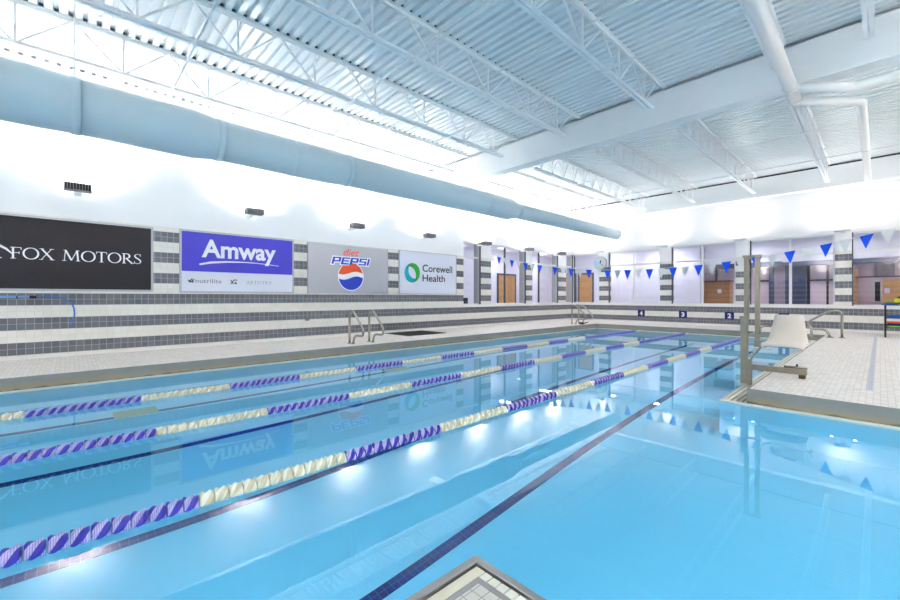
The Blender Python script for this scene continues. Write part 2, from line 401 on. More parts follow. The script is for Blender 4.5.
b = B(); b.box(XL - 0.02, XL + 0.02, 9.70, YE, ZS - 0.075, ZS + 0.012); b.box(XL + 0.02, XR, YE - 0.02, YE + 0.02, ZS - 0.075, ZS + 0.012); struct('trim_13', b, 'sill_white')

# --- windows: frame, mullions, transom, panes
wn = [0]
def window_y(y0, y1, mull, xg=XL - 0.14):
    wn[0] += 1; b = B(); d = 0.05
    b.box(xg - 0.03, xg + 0.05, y0, y0 + d, ZS, ZW); b.box(xg - 0.03, xg + 0.05, y0 + d, y1 - d, ZW - 0.05, ZW); b.box(xg - 0.03, xg + 0.05, y0 + d, y1 - d, ZS, ZS + 0.04)
    wo = b.build('window_%d' % wn[0], 'frame_white'); wo['kind'] = 'structure'
    b = B(); b.box(XL - TH, XL - 0.035, y1 - d, y1, ZS, ZW); b.build('window_jamb', 'jamb_grey', wo)
    b = B(); b.box(XL - 0.035, XL - 0.005, y1 - d, y1, ZS, ZW); b.build('jamb_edge', 'frame_dark', wo)
    for m in mull:
        b = B(); b.box(xg - 0.02, xg + 0.045, m - 0.018, m + 0.018, ZS + 0.04, ZW - 0.05); b.build('mullion', 'frame_dark', wo)
    b = B(); b.box(xg - 0.02, xg + 0.065, y0 + d, y1 - d, 2.55, 2.60); b.build('transom', 'frame_white', wo)
    b = B(); b.box(xg - 0.004, xg + 0.004, y0 + d, y1 - d, ZS + 0.04, ZW - 0.05); b.build('pane', 'pane_glass', wo)
def window_x(x0, x1, mull, yg=YE + 0.10):
    wn[0] += 1; b = B(); d = 0.045
    b.box(x0, x0 + 0.03, yg - 0.05, yg + 0.03, ZS, ZW, 1); b.box(x1 - d, x1, yg - 0.05, yg + 0.03, ZS, ZW)
    b.box(x0 + d, x1 - d, yg - 0.05, yg + 0.03, ZW - 0.05, ZW); b.box(x0 + d, x1 - d, yg - 0.05, yg + 0.03, ZS, ZS + 0.04)
    wo = b.build('window_%d' % wn[0], ['frame_white', 'frame_dark']); wo['kind'] = 'structure'
    for m in mull:
        b = B(); b.box(m - 0.032, m + 0.032, yg - 0.06, yg + 0.03, ZS + 0.04, ZW - 0.05); b.build('mullion', 'frame_white', wo)
    b = B(); b.box(x0 + d, x1 - d, yg - 0.062, yg + 0.02, 2.50, 2.57); b.build('transom', 'frame_white', wo)
    b = B(); b.box(x0 + d, x1 - d, yg - 0.004, yg + 0.004, ZS + 0.04, ZW - 0.05); b.build('pane', 'pane_glass', wo)
window_y(9.68, 10.55, []); window_y(11.09, 13.2, [12.02]); window_y(13.62, 15.55, [14.25]); window_y(16.18, YE, [])
b = B(); b.box(XL - 0.10, XL - 0.0, YE + 0.0, YE + 0.10, ZS, ZW); struct('trim_14', b, 'frame_white')
window_x(XL, -8.39, []); window_x(-7.985, -5.89, [-6.92]); window_x(-5.49, -3.43, [-4.46]); window_x(-3.035, -0.935, [-1.975])
window_x(-0.575, 1.55, [0.52]); window_x(1.93, 4.1, [3.0])

# --- corridor and hall beyond the windows
XC = -11.8; YC = 18.6; YH = 21.0; ZC = 3.3
b = B(); b.box(XC - 0.1, XC, 7.5, YC + 0.1, 0, ZC); struct('wall_corridor', b, 'hall_lavender')
b = B(); b.box(XC, XL - TH, 7.4, 7.5, 0, ZC); struct('wall_corridor_end', b, 'hall_lavender')
b = B(); b.box(XC, -5.0, YC, YC + 0.1, 0, ZC); b.box(-7.1, -7.0, YC + 0.1, YH, 0, ZC); struct('wall_corridor_far', b, 'hall_lavender')
b = B(); b.box(-7.1, 6.0, YH, YH + 0.1, 0, ZC); struct('wall_hall', b, 'hall_pink')
b = B(); b.box(6.0, 6.1, YE + TH, YH, 0, ZC); struct('wall_hall_end', b, 'hall_lavender')
b = B(); b.box(XC, XL - TH, 7.5, YC, -0.05, 0.1); b.box(XL - TH, 6.0, YE + TH, YH, -0.05, 0.1); struct('floor_hall', b, 'hall_floor')
b = B(); b.box(XC, XL - TH, 7.5, YC, ZC, ZC + 0.1); b.box(XL - TH, 6.0, YE + TH, YH, ZC, ZC + 0.1); struct('ceiling_hall', b, 'hall_lavender')
dn = [0]
def door_y(x, y0, y1, h, label):
    dn[0] += 1; b = B(); b.box(x, x + 0.04, y0, y1, 0.1, h); o = b.build('door_%d' % dn[0], 'wood_door'); o['kind'] = 'structure'
    b = B(); b.box(x, x + 0.06, y0 - 0.07, y0, 0.1, h + 0.07); b.box(x, x + 0.06, y1, y1 + 0.07, 0.1, h + 0.07); b.box(x, x + 0.06, y0, y1, h, h + 0.07); b.build('door_frame', 'frame_dark', o)
def door_x(y, x0, x1, h):
    dn[0] += 1; b = B(); b.box(x0, x1, y - 0.04, y, 0.1, h); o = b.build('door_%d' % dn[0], 'wood_door'); o['kind'] = 'structure'
    b = B(); b.box(x0 - 0.07, x0, y - 0.06, y, 0.1, h + 0.07); b.box(x1, x1 + 0.07, y - 0.06, y, 0.1, h + 0.07); b.box(x0, x1, y - 0.06, y, h, h + 0.07); b.build('door_frame', 'frame_dark', o)
door_y(XC, 14.05, 15.25, 2.20, ''); door_x(YC, -10.3, -9.62, 2.32); door_x(YC, -11.3, -10.55, 2.32)
# hall beyond windows three to five
b = B(); b.box(-2.45, 6.0, 18.9, 19.2, 2.48, ZC); b.box(-5.0 + 0.1, -2.45, 18.9, 19.2, 2.52, ZC); struct('trim_15', b, 'hall_lavender')
b = B(); b.box(-4.98, 6.0, 20.5, 20.9, 2.42, 2.72); struct('trim_16', b, 'hall_navy')
def hallbox(name, mat, x0, x1, z0, z1, y0, y1):
    b = B(); b.box(x0, x1, y0, y1, z0, z1); return struct(name, b, mat)
for x0, x1, m in ((-3.107, -2.93, 'hall_navy'), (-2.93, -2.585, 'hall_grey'), (-2.585, -1.95, 'hall_navy')): hallbox('trim_17', m, x0, x1, 0.1, 2.72, 20.72, 21.0)
for x0, x1, z0, z1 in ((-1.95, -1.87, 0.1, 2.42), (-1.40, -1.335, 0.1, 2.42), (-3.5, -3.107, 1.83, 1.91), (-1.87, -1.40, 1.82, 1.88), (-1.335, -0.70, 1.82, 1.88), (-5.03, -4.95, 1.88, 2.42)):
    hallbox('trim_18', 'hall_dark', x0, x1, z0, z1, 20.93, 20.999)
hallbox('trim_19', 'brick', -0.70, -0.545, 0.1, 2.2, 20.6, 20.99)
hallbox('trim_20', 'hall_dark', -0.62, 3.0, 1.89, 1.93, 20.5, 20.6)
hallbox('trim_21', 'hall_grey', -0.13, 0.345, 1.95, 2.43, 20.9, 20.99)
wp = thing('wood_counter', 'long wood-fronted counter seen through the window right of lane three', 'counter', (-4.95, 20.4, 0.1))
b = B(); b.box(-6.2, -4.36, 20.35, 20.85, 0.1, 1.86); b.build('front', 'wood_panel', wp); b = B(); b.box(-6.2, -4.34, 20.33, 20.87, 1.86, 1.91); b.build('worktop', 'hall_dark', wp)
sg = B(); sg.box(-4.80, -4.66, 20.335, 20.348, 1.37, 1.54); o = sg.build('notice', 'sign_white'); tag(o, 'small pale notice on the wood counter front beyond the window', 'notice')
wp = thing('wood_partition', 'wooden partition panel behind the far right window, above the kickboard rack', 'partition', (0.5, 20.4, 0.1))
b = B(); b.box(0.05, 1.6, 20.3, 20.5, 0.1, 1.80); b.build('panel', 'wood_door', wp)
sg = B(); sg.box(0.10, 0.225, 20.286, 20.299, 1.33, 1.50); o = sg.build('notice', 'sign_white'); tag(o, 'small pale notice on the wooden partition behind the far right window', 'notice')
pc = thing('framed_picture', 'dark framed picture on the pink hall wall beyond the far right window', 'picture', (-0.06, 20.98, 1.0))
b = B(); b.box(-0.18, 0.046, 20.95, 20.998, 1.0, 1.79); b.build('frame', 'frame_white', pc); b = B(); b.box(-0.13, 0.0, 20.94, 20.95, 1.05, 1.74); b.build('picture', 'hall_dark', pc)
bx = B(); bx.box(-11.25, -11.0, 11.0, 11.3, 0.1, 1.17); o = bx.build('waste_bin', 'black_rubber'); tag(o, 'dark bin in the corridor behind the first left-wall window', 'bin')
# hall and corridor lamps
for i, (x, y, wt) in enumerate(((-10.9, 10.5, 28), (-10.9, 13.5, 28), (-10.9, 16.5, 28), (-8.5, 17.9, 26), (-6.2, 17.9, 26), (-3.5, 19.9, 24), (-1.2, 19.9, 26), (1.5, 19.9, 26), (-3.4, 17.9, 16), (-0.8, 17.9, 16))):
    b = B(); b.box(x - 0.3, x + 0.3, y - 0.15, y + 0.15, ZC - 0.02, ZC - 0.002); o = b.build('ceiling_lamp', 'hall_lamp')
    tag(o, 'flat corridor ceiling lamp beyond the pool hall windows', 'lamp', 'corridor ceiling lamps')
    area((x, y, ZC - 0.04), (0, 0, -1), 0.6, 0.3, wt * 0.5, (0.97, 0.97, 1.0))

# --- roof deck: corrugated sheet, flutes run across the hall
b = B(); pitch = 0.150; prof = []
y = YB - 0.1
while y < YE + 0.2:
    prof += [(y, ZD), (y + 0.080, ZD), (y + 0.090, ZD + 0.055), (y + 0.140, ZD + 0.055)]; y += pitch
vs = []; fs = []
for (yy, zz) in prof: vs += [(XL - TH, yy, zz), (XR + TH, yy, zz)]
for i in range(len(prof) - 1): fs.append((2 * i, 2 * i + 1, 2 * i + 3, 2 * i + 2))
b.add(vs, fs)
b.box(XL - TH, XR + TH, YB - TH, YE + TH, ZD + 0.06, ZD + 0.2)
struct('ceiling', b, 'deck_metal')
# --- cross beams (girder in the middle of the hall, girder at the end wall)
def beam(y0, name, label):
    bm = thing(name, label, 'beam', (-2, y0, 4.48))
    b = B(); b.box(XL, XR, y0 + 0.02, y0 + 0.28, 4.50, ZD - 0.07); b.build('web', 'steel_paint', bm)
    b = B(); b.box(XL, XR, y0, y0 + 0.30, 4.47, 4.50); b.build('flange', 'steel_paint', bm)
beam(8.14, 'cross_beam', 'deep white cross beam spanning the hall under the roof deck')
beam(16.45, 'cross_beam', 'deep white beam along the top of the far end wall')
b = B(); b.box(XL, XR, 8.3, 8.36, ZD - 0.07, ZD); b.box(XL, XR, 16.6, 16.66, ZD - 0.03, ZD); struct('trim_22', b, 'hall_dark')  # dark strips paint the shaded gap between beams and roof deck

# --- open-web joists
def joist(x, y0, y1, zc, label, nodes):
    j = thing('roof_joist', label, 'joist', (x, (y0 + y1) / 2, zc), 'open-web joists under the roof deck')
    zt = ZD - 0.001
    b = B()
    for s in (-1, 1): b.box(x + s * 0.030 - 0.020, x + s * 0.030 + 0.020, y0, y1, zt - 0.012, zt); b.box(x + s * 0.015 - 0.004, x + s * 0.015 + 0.004, y0, y1, zt - 0.06, zt - 0.012)
    b.build('top_chord', 'steel_paint', j)
    b = B(); yf = YB - 0.1 + 0.092  # dark strips stand in for the shade inside the flutes over the chord
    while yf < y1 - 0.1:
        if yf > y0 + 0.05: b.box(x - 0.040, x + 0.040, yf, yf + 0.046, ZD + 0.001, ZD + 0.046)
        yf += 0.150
    bf = b.build('shade_strips', 'flute_shade', j); bf['kind'] = 'stuff'; bf['label'] = 'dark strips painting the shade in the flutes above the chord'
    b = B(); e0, e1 = nodes[0] - 0.25, nodes[-1] + 0.3
    for s in (-1, 1): b.box(x + s * 0.032 - 0.022, x + s * 0.032 + 0.022, e0, e1, zc, zc + 0.012); b.box(x + s * 0.015 - 0.004, x + s * 0.015 + 0.004, e0, e1, zc + 0.012, zc + 0.06)
    b.build('bottom_chord', 'steel_paint', j)
    h = (nodes[1] - nodes[0]) / 2; wb = 0.025 if y0 < 0 else 0.018
    for i, yn in enumerate(nodes):
        for dy in (-h, 0.0, h):
            ye = min(max(yn + dy, y0 + 0.05), y1 - 0.05)
            b = B(); b.bar((x, yn, zc + 0.03), (x, ye, zt - 0.03), wb, wb); b.build('strut' if dy == 0 else 'diagonal', 'steel_paint', j)
    return j
JX = [(-9.38, 'over the left wall'), (-7.88, 'nearest above the round duct'), (-6.20, 'second right of the duct'), (-4.52, 'third right of the duct'), (-2.80, 'fourth right of the duct'), (-1.05, 'beside the white pipe'), (-0.10, 'at the upper right corner'), (1.5, 'beyond the right edge'), (3.2, 'by the right wall')]
for x, w_ in JX:
    if x != -9.38 and True:
        joist(x, -0.9 - 8.0 if False else -6.0, 8.14, 4.55, 'white open-web joist in the near bay, ' + w_, [0.60 + 1.13 * k for k in range(-5, 6)] + [7.25])
    else:
        joist(x, -6.0, 8.14, 4.55, 'white open-web joist in the near bay, ' + w_, [0.60 + 1.13 * k for k in range(-5, 6)] + [7.25])
for x, w_ in JX:
    if x in (-0.10, 1.5, 3.2): 
        if x == -0.10: continue
        x2 = {1.5: 0.72, 3.2: 2.4}[x]
    else: x2 = x
    joist(x2, 8.45, 16.45, 4.55, 'white open-web joist in the far bay, ' + w_, [9.15 + 0.56 * k for k in range(13)])
# bridging angles across the joists
for k, (y, z) in enumerate(((1.2, 4.55), (3.5, 4.55), (5.73, 4.55), (3.9, 5.04), (5.3, 5.04), (10.9, 4.55), (13.2, 4.55), (11.6, 5.04), (14.2, 5.04))):
    b = B(); b.box(XL + 0.02, XR - 0.02, y, y + 0.03, z - 0.008, z - 0.003); b.box(XL + 0.02, XR - 0.02, y, y + 0.005, z - 0.03, z - 0.008)
    o = b.build('bridging_angle', 'steel_paint')
    tag(o, 'thin white bridging angle running crosswise over the %s, %s level' % ('near bay' if y < 8 else 'far bay', 'bottom-chord' if z < 5 else 'upper'), 'angle', 'bridging angles between joists')

# --- round duct along the left wall
DX, DZ = -7.45, 3.773
d = thing('air_duct', 'large round pale duct hung along the left wall, stepping thinner to the far end', 'duct', (DX, 3, DZ))
secs = [(YB + 0.3, 0.05, 0.372), (0.05, 1.77, 0.360), (1.77, 4.1, 0.318), (4.1, 9.7, 0.300), (9.7, 16.4, 0.214)]
for i, (y0, y1, r) in enumerate(secs):
    pts = [(DX, y0, DZ), (DX, y1 - 0.35, DZ), (DX, y1 - 0.05, DZ), (DX, y1, DZ)]; r2 = secs[i + 1][2] if i < 4 else r
    b = B(); b.tube(pts, [r, r, r2 + 0.002, r2 + 0.002], 48, cap=True); b.build('duct_section', 'duct_paint', d)
    if i: b = B(); b.tube([(DX, y0 - 0.04, DZ), (DX, y0 + 0.06, DZ)], r + 0.012, 48); b.build('collar', 'duct_paint', d)
for y in (-2.0, 3.0, 6.6, 8.3, 12.5):
    r = [s for s in secs if s[0] <= y <= s[1]][0][2]
    b = B(); b.tube([(DX, y - 0.015, DZ), (DX, y + 0.015, DZ)], r + 0.006, 48); b.build('band', 'duct_paint', d)
for y in (0.05, 4.1, 9.6, 14.5):
    b = B(); b.tube([(DX, y, DZ + 0.2), (DX, y, ZD)], 0.008, 8); b.build('hanger_rod', 'steel_paint', d)

# --- white insulated pipe
pp = thing('roof_pipe', 'white wrapped pipe running under the roof and forking below the cross beam', 'pipe', (-0.9, 6, 4.28))
PZ = 4.28
b = B(); b.tube([(-0.90, -5, PZ), (-0.90, 8.42, PZ)], 0.080, 20); b.build('pipe_run', 'pipe_wrap', pp)
b = B(); b.tube(rounded([(-0.90, 8.30, PZ), (-0.80, 8.45, PZ), (-0.20, 9.1, PZ), (-0.22, 16.45, PZ)], 0.12), 0.066, 20); b.build('pipe_branch', 'pipe_wrap', pp)
b = B(); b.tube(rounded([(-0.90, 7.75, PZ), (-0.25, 8.40, PZ), (1.6, 8.42, PZ + 0.05)], 0.12), 0.068, 20); b.build('pipe_branch', 'pipe_wrap', pp)
for y in (7.7, 8.25): 
    b = B(); b.tube([(-0.90, y - 0.03, PZ), (-0.90, y + 0.03, PZ)], 0.092, 20); b.build('collar', 'pipe_wrap', pp)
b = B(); b.tube([(-0.21, 12.0, PZ), (-0.21, 12.06, PZ)], 0.074, 20); b.build('collar', 'pipe_wrap', pp)

# ================================================================== LIGHT FIXTURES
def uplight(p, axis, sgn, label, watts, dark=False, plainw=False):
    """louvred uplight tray on a wall; axis 'y' = wall runs along y"""
    L_ = 0.33; Dp = 0.20; Hh = 0.045 if plainw else 0.105
    u = thing('wall_uplight', label, 'light', p, 'louvred uplights on the walls')
    def W(a, out, z): return (p[0] + sgn * out, p[1] + a, p[2] + z) if axis == 'y' else (p[0] + a, p[1] + sgn * out, p[2] + z)
    def bx(a0, a1, o0, o1, z0, z1, name, mat):
        q0, q1 = W(a0, o0, z0), W(a1, o1, z1); b = B()
        b.box(min(q0[0], q1[0]), max(q0[0], q1[0]), min(q0[1], q1[1]), max(q0[1], q1[1]), z0 + p[2], z1 + p[2]); return b.build(name, mat, u)
    OF = 0.30
    bx(-L_ / 2, L_ / 2, OF, OF + Dp, -0.005, 0.012, 'housing', 'frame_white' if plainw else 'grey_box')
    bx(-L_ / 2, L_ / 2, OF + Dp - 0.02, OF + Dp, 0.012, Hh, 'reflector', 'frame_white' if plainw else 'grey_box')
    for k in range(0 if plainw else 9):
        a = -L_ / 2 + L_ * (k + 0.2) / 9
        bx(a, a + 0.02, OF + Dp, OF + Dp + 0.012, -0.004, Hh, 'louvre', 'black_metal' if dark else 'louvre_grey')
    bx(-0.05, 0.05, 0.0, OF, -0.01, 0.03, 'bracket', 'steel_paint')
    bx(-L_ / 2 + 0.02, L_ / 2 - 0.02, OF + 0.02, OF + Dp - 0.03, 0.013, 0.018, 'lens', 'lamp_lens')
    for e_ in (-1, 1): bx(e_ * L_ / 2 - 0.006, e_ * L_ / 2 + 0.006, OF, OF + Dp, -0.005, Hh, 'end_cap', 'frame_white' if plainw else 'grey_box')
    c = W(0, OF + 0.10, 0.035); dr = (sgn * 0.14, 0, 1) if axis == 'y' else (0, sgn * 0.14, 1)
    area(c, dr, 0.12, 0.28, watts, (1.0, 0.95, 0.905)) if axis == 'y' else area(c, dr, 0.28, 0.12, watts, (1.0, 0.95, 0.905))
LY = [(-8.2, 'out of view'), (-5.4, 'behind the viewpoint'), (-2.7, 'left of the dark sign'), (0.106, 'above the dark sign with white serif letters'), (3.026, 'above the violet sign'), (5.64, 'above the silver sign with the round emblem'), (8.18, 'above the white sign with the ring'), (10.85, 'above the first wall pier between windows'), (13.42, 'above the second wall pier between windows'), (15.85, 'above the last left-wall pier before the corner')]
for y, t in LY: uplight((XL, y * 0.958, 2.985), 'y', 1, 'grey louvred uplight on the left wall ' + t, UP_LEFT, 'serif' in t)
for k, (x0, x1) in enumerate(COLS[:5]):
    uplight(((x0 + x1) / 2, YE, 3.12), 'x', -1, 'white uplight on the end wall above the %s tiled pier from the corner' % ('first', 'second', 'third', 'fourth', 'fifth')[k], UP_END, False, True)
for y in (-6, -2, 2, 6, 10, 14): uplight((XR, y, 3.1), 'y', -1, 'grey louvred uplight on the right wall opposite the signs', UP_RIGHT)
for x in (-7, -3, 1): uplight((x, YB, 3.1), 'x', 1, 'grey louvred uplight on the back wall', UP_BACK)

# underwater lamps added to brighten the water, in the pool walls below the near deck and the right deck (their faces look away from the viewer)
def added_pool_lamp(p, d, label):
    u = thing('added_pool_lamp', label, 'lamp', p, 'added underwater lamps'); P_ = Vector(p); D_ = Vector(d)
    b = B(); b.tube([P_ - D_ * 0.02, P_ + D_ * 0.02], 0.16, 24); b.build('added_lamp_rim', 'gutter_steel', u)
    b = B(); b.tube([P_ + D_ * 0.02, P_ + D_ * 0.035], 0.13, 24); b.build('lens', 'frame_white', u)
    area(tuple(P_ + D_ * 0.05), d, 0.26, 0.26, POOL_FILL, (0.80, 0.92, 1.0))
for y in (-6.0, -3.5, -1.2, 0.6): added_pool_lamp((PX1, y, -0.5), (-1, 0, 0), 'added round underwater lamp, unseen in the pool wall below the near deck')
for y in (6.5, 9.0, 11.5, 13.8): added_pool_lamp((PX1, y, -0.5), (-1, 0, 0), 'added round underwater lamp, unseen in the pool wall below the right deck')
for x in (-0.3, 1.2, 2.7): added_pool_lamp((x, BY0, -0.5), (0, 1, 0), 'added round underwater lamp, unseen in the shallow bay wall')

# ================================================================== LETTERING
def text_pts(body, embolden=0.0, shear=0.0):
    c = bpy.data.curves.new('txt', 'FONT'); c.body = body; c.size = 1; c.offset = embolden; c.shear = shear; c.resolution_u = 6
    o = bpy.data.objects.new('txt', c); S.collection.objects.link(o)
    dg = bpy.context.evaluated_depsgraph_get(); me = bpy.data.meshes.new_from_object(o.evaluated_get(dg))
    vs = [tuple(v.co) for v in me.vertices]; fs = [tuple(p.vertices) for p in me.polygons]
    bpy.data.objects.remove(o); bpy.data.curves.remove(c); bpy.data.meshes.remove(me); return vs, fs
def fit(vs, box):
    x0 = min(v[0] for v in vs); x1 = max(v[0] for v in vs); y0 = min(v[1] for v in vs); y1 = max(v[1] for v in vs)
    return [(box[0] + (v[0] - x0) / (x1 - x0) * (box[1] - box[0]), box[2] + (v[1] - y0) / (y1 - y0) * (box[3] - box[2])) for v in vs]
def put_text(body, box, fn, dep, mat, parent, name='lettering', embolden=0.0, shear=0.0, lab=None):
    vs, fs = text_pts(body, embolden, shear); p2 = fit(vs, box); mb = MB()
    mb.add([fn(u, v, dep) for u, v in p2], fs)
    o = mb.build(name, mat, parent)
    if lab: o['label'] = lab
    return o
def stroke(mb, pts, wid, fn, dep, mi=0):
    """flat ribbon with a width at each point"""
    n = len(pts); ws = wid if isinstance(wid, (list, tuple)) else [wid] * n; L1 = []; R1 = []
    for i in range(n):
        a = pts[max(i - 1, 0)]; c = pts[min(i + 1, n - 1)]; dx, dy = c[0] - a[0], c[1] - a[1]; l = math.hypot(dx, dy) or 1
        nx, ny = -dy / l * ws[i] / 2, dx / l * ws[i] / 2
        L1.append((pts[i][0] + nx, pts[i][1] + ny)); R1.append((pts[i][0] - nx, pts[i][1] - ny))
    vs = [fn(u, v, dep) for u, v in L1 + R1]
    mb.add(vs, [(i, i + 1, n + i + 1, n + i) for i in range(n - 1)], mi)
def serif_word(word, box, fn, dep, mat, parent, thick=0.115, thin=0.05):
    """roman capitals with serifs drawn stroke by stroke in unit height"""
    x = 0.0; items = []
    def ring(cx, cy, rx, ry, a0=0, a1=360, n=28):
        pts = []; ws = []
        for i in range(n + 1):
            a = math.radians(a0 + (a1 - a0) * i / n); pts.append((cx + rx * math.cos(a), cy + ry * math.sin(a)))
            ws.append(thin + (thick - thin) * abs(math.cos(a)))
        return pts, ws
    for ch in word:
        g = []
        T_, t = thick, thin
        if ch == ' ': x += 0.42; continue
        if ch == 'F':
            g = [([(.16, 0), (.16, 1)], T_), ([(.02, .975), (.60, .975)], t), ([(.16, .52), (.50, .52)], t), ([(.02, .02), (.32, .02)], t * .8), ([(.585, 1), (.60, .78)], t * .8), ([(.49, .62), (.49, .42)], t * .7)]; w_ = .66
        elif ch == 'O': g = [ring(.47, .5, .41, .49)]; w_ = .96
        elif ch == 'X':
            g = [([(.10, 1), (.74, 0)], T_), ([(.68, 1), (.08, 0)], t), ([(-.02, .98), (.24, .98)], t * .8), ([(.56, .98), (.82, .98)], t * .8), ([(-.04, .02), (.20, .02)], t * .8), ([(.58, .02), (.86, .02)], t * .8)]; w_ = .88
        elif ch == 'M':
            g = [([(.12, 0), (.20, 1)], t), ([(.20, 1), (.56, .06)], T_), ([(.56, .06), (.90, 1)], t), ([(.90, 1), (.97, 0)], T_), ([(0, .02), (.24, .02)], t * .8), ([(.83, .02), (1.1, .02)], t * .8), ([(.08, .98), (.24, .98)], t * .8), ([(.88, .98), (1.04, .98)], t * .8)]; w_ = 1.14
        elif ch == 'T':
            g = [([(.36, 0), (.36, 1)], T_), ([(.02, .975), (.70, .975)], t), ([(.22, .02), (.50, .02)], t * .8), ([(.03, 1), (.02, .78)], t * .8), ([(.69, 1), (.70, .78)], t * .8)]; w_ = .76
        elif ch == 'R':
            p, ws = ring(.28, .745, .27, .235, 90, -90, 14)
            g = [([(.16, 0), (.16, 1)], T_), ([(.02, .975), (.30, .975)], t), (p, ws), ([(.16, .51), (.30, .51)], t), ([(.30, .52), (.74, 0)], T_), ([(.02, .02), (.30, .02)], t * .8), ([(.66, .02), (.86, .02)], t * .8)]; w_ = .82
        elif ch == 'S':
            p = [(.50, .80), (.46, .93), (.30, .98), (.14, .92), (.09, .78), (.16, .64), (.30, .53), (.44, .42), (.53, .27), (.48, .10), (.32, .02), (.14, .06), (.06, .22)]
            g = [(p, [t * .7, t, t, t * 1.2, T_ * .9, T_, T_, T_, T_ * .9, t * 1.2, t, t, t * .7]), ([(.50, .98), (.50, .76)], t * .7), ([(.06, .02), (.06, .26)], t * .7)]; w_ = .62
        elif ch == 'A':
            g = [([(.06, 0), (.40, 1)], t), ([(.40, 1), (.76, 0)], T_), ([(.18, .34), (.62, .34)], t), ([(-.04, .02), (.18, .02)], t * .8), ([(.62, .02), (.88, .02)], t * .8)]; w_ = .88
        elif ch == 'I': g = [([(.16, 0), (.16, 1)], T_), ([(.02, .02), (.30, .02)], t * .8), ([(.02, .98), (.30, .98)], t * .8)]; w_ = .38
        elif ch == 'Y': g = [([(.06, 1), (.40, .46)], T_), ([(.74, 1), (.40, .46)], t), ([(.40, .5), (.40, 0)], T_), ([(-.04, .98), (.18, .98)], t * .8), ([(.64, .98), (.84, .98)], t * .8), ([(.26, .02), (.54, .02)], t * .8)]; w_ = .82
        for p, ws in g: items.append(([(a + x, b) for a, b in p], ws))
        x += w_
    sx = (box[1] - box[0]) / x; sy = box[3] - box[2]; mb = MB()
    for q_, (p, ws) in enumerate(items):
        f_ = (lambda u, v, d_: fn(box[0] + u * sx, box[2] + v * sy, d_)); stroke(mb, p, ws, f_, dep + 0.0002 * (q_ % 9))
    return mb.build('lettering', mat, parent)
LW = lambda u, v, w_: (XL + w_, u, v)       # left wall: u = y, v = z, w = out of the wall
EW = lambda u, v, w_: (u, YE - w_, v)       # end wall

def sign_board(name, label, y0, y1, z0, z1, mat, frame=0.035):
    s = thing(name, label, 'sign', (XL, (y0 + y1) / 2, z0))
    b = B(); b.box(XL + 0.002, XL + 0.03, y0 + frame, y1 - frame, z0 + frame, z1 - frame); b.build('panel', mat, s)
    b = B(); b.box(XL + 0.002, XL + 0.045, y0, y0 + frame, z0, z1); b.box(XL + 0.002, XL + 0.045, y1 - frame, y1, z0, z1)
    b.box(XL + 0.002, XL + 0.045, y0 + frame, y1 - frame, z0, z0 + frame); b.box(XL + 0.002, XL + 0.045, y0 + frame, y1 - frame, z1 - frame, z1); b.build('frame', 'alu', s)
    return s
# dark sign
s = sign_board('wall_sign', 'long black wall sign with white serif capitals, leftmost of the four signs', -2.8, 1.175, 1.30, 2.545, 'sign_black')
serif_word('FOX MOTORS', (-0.70, 1.0, 1.822, 2.008), LW, 0.032, 'letter_white', s)
b = B(); stroke(b, [(-1.25, 1.84), (-1.05, 2.02), (-0.92, 2.055), (-0.81, 2.017), (-0.745, 1.975), (-0.665, 1.885)], [0.01, 0.035, 0.045, 0.04, 0.03, 0.012], LW, 0.032)
stroke(b, [(-0.88, 1.827), (-0.79, 1.827)], 0.012, LW, 0.032); b.build('emblem', 'letter_white', s)
# violet and white sign
s = sign_board('wall_sign', 'violet and white wall sign with bold rounded lettering and a swoosh, second from the left', 1.60, 3.90, 1.285, 2.565, 'sign_white')
b = B(); b.box(XL + 0.03, XL + 0.034, 1.635, 3.865, 1.725, 2.53); b.build('upper_panel', 'sign_violet', s)
put_text('Amway', (1.985, 3.48, 1.905, 2.40), LW, 0.036, 'letter_white', s, embolden=0.028)
b = B(); stroke(b, [(1.945, 1.87), (2.15, 1.92), (2.45, 1.95), (2.80, 1.962), (3.05, 1.955), (3.3, 1.94), (3.55, 1.915)], [0.035, 0.045, 0.035, 0.022, 0.016, 0.014, 0.010], LW, 0.0355); b.build('swoosh', 'letter_white', s)
put_text('nutrilite', (1.875, 2.355, 1.487, 1.575), LW, 0.032, 'letter_grey', s, embolden=0.004)
b = B()
for a, c in (((1.745, 1.545), (1.80, 1.50)), ((1.80, 1.50), (1.85, 1.56)), ((1.76, 1.50), (1.82, 1.575)), ((1.80, 1.51), (1.845, 1.50))): stroke(b, [a, c], 0.022, LW, 0.032)
b.build('leaf_emblem', 'letter_dark', s)
b = B()
for a, c in (((2.53, 1.48), (2.60, 1.57)), ((2.53, 1.565), (2.585, 1.48)), ((2.60, 1.57), (2.66, 1.565)), ((2.61, 1.53), (2.65, 1.50)), ((2.60, 1.49), (2.65, 1.485))): stroke(b, [a, c], 0.02, LW, 0.032)
b.build('monogram', 'letter_dark', s)
serif_word('ARTISTRY', (2.84, 3.40, 1.48, 1.56), LW, 0.032, 'letter_grey', s, 0.09, 0.05)
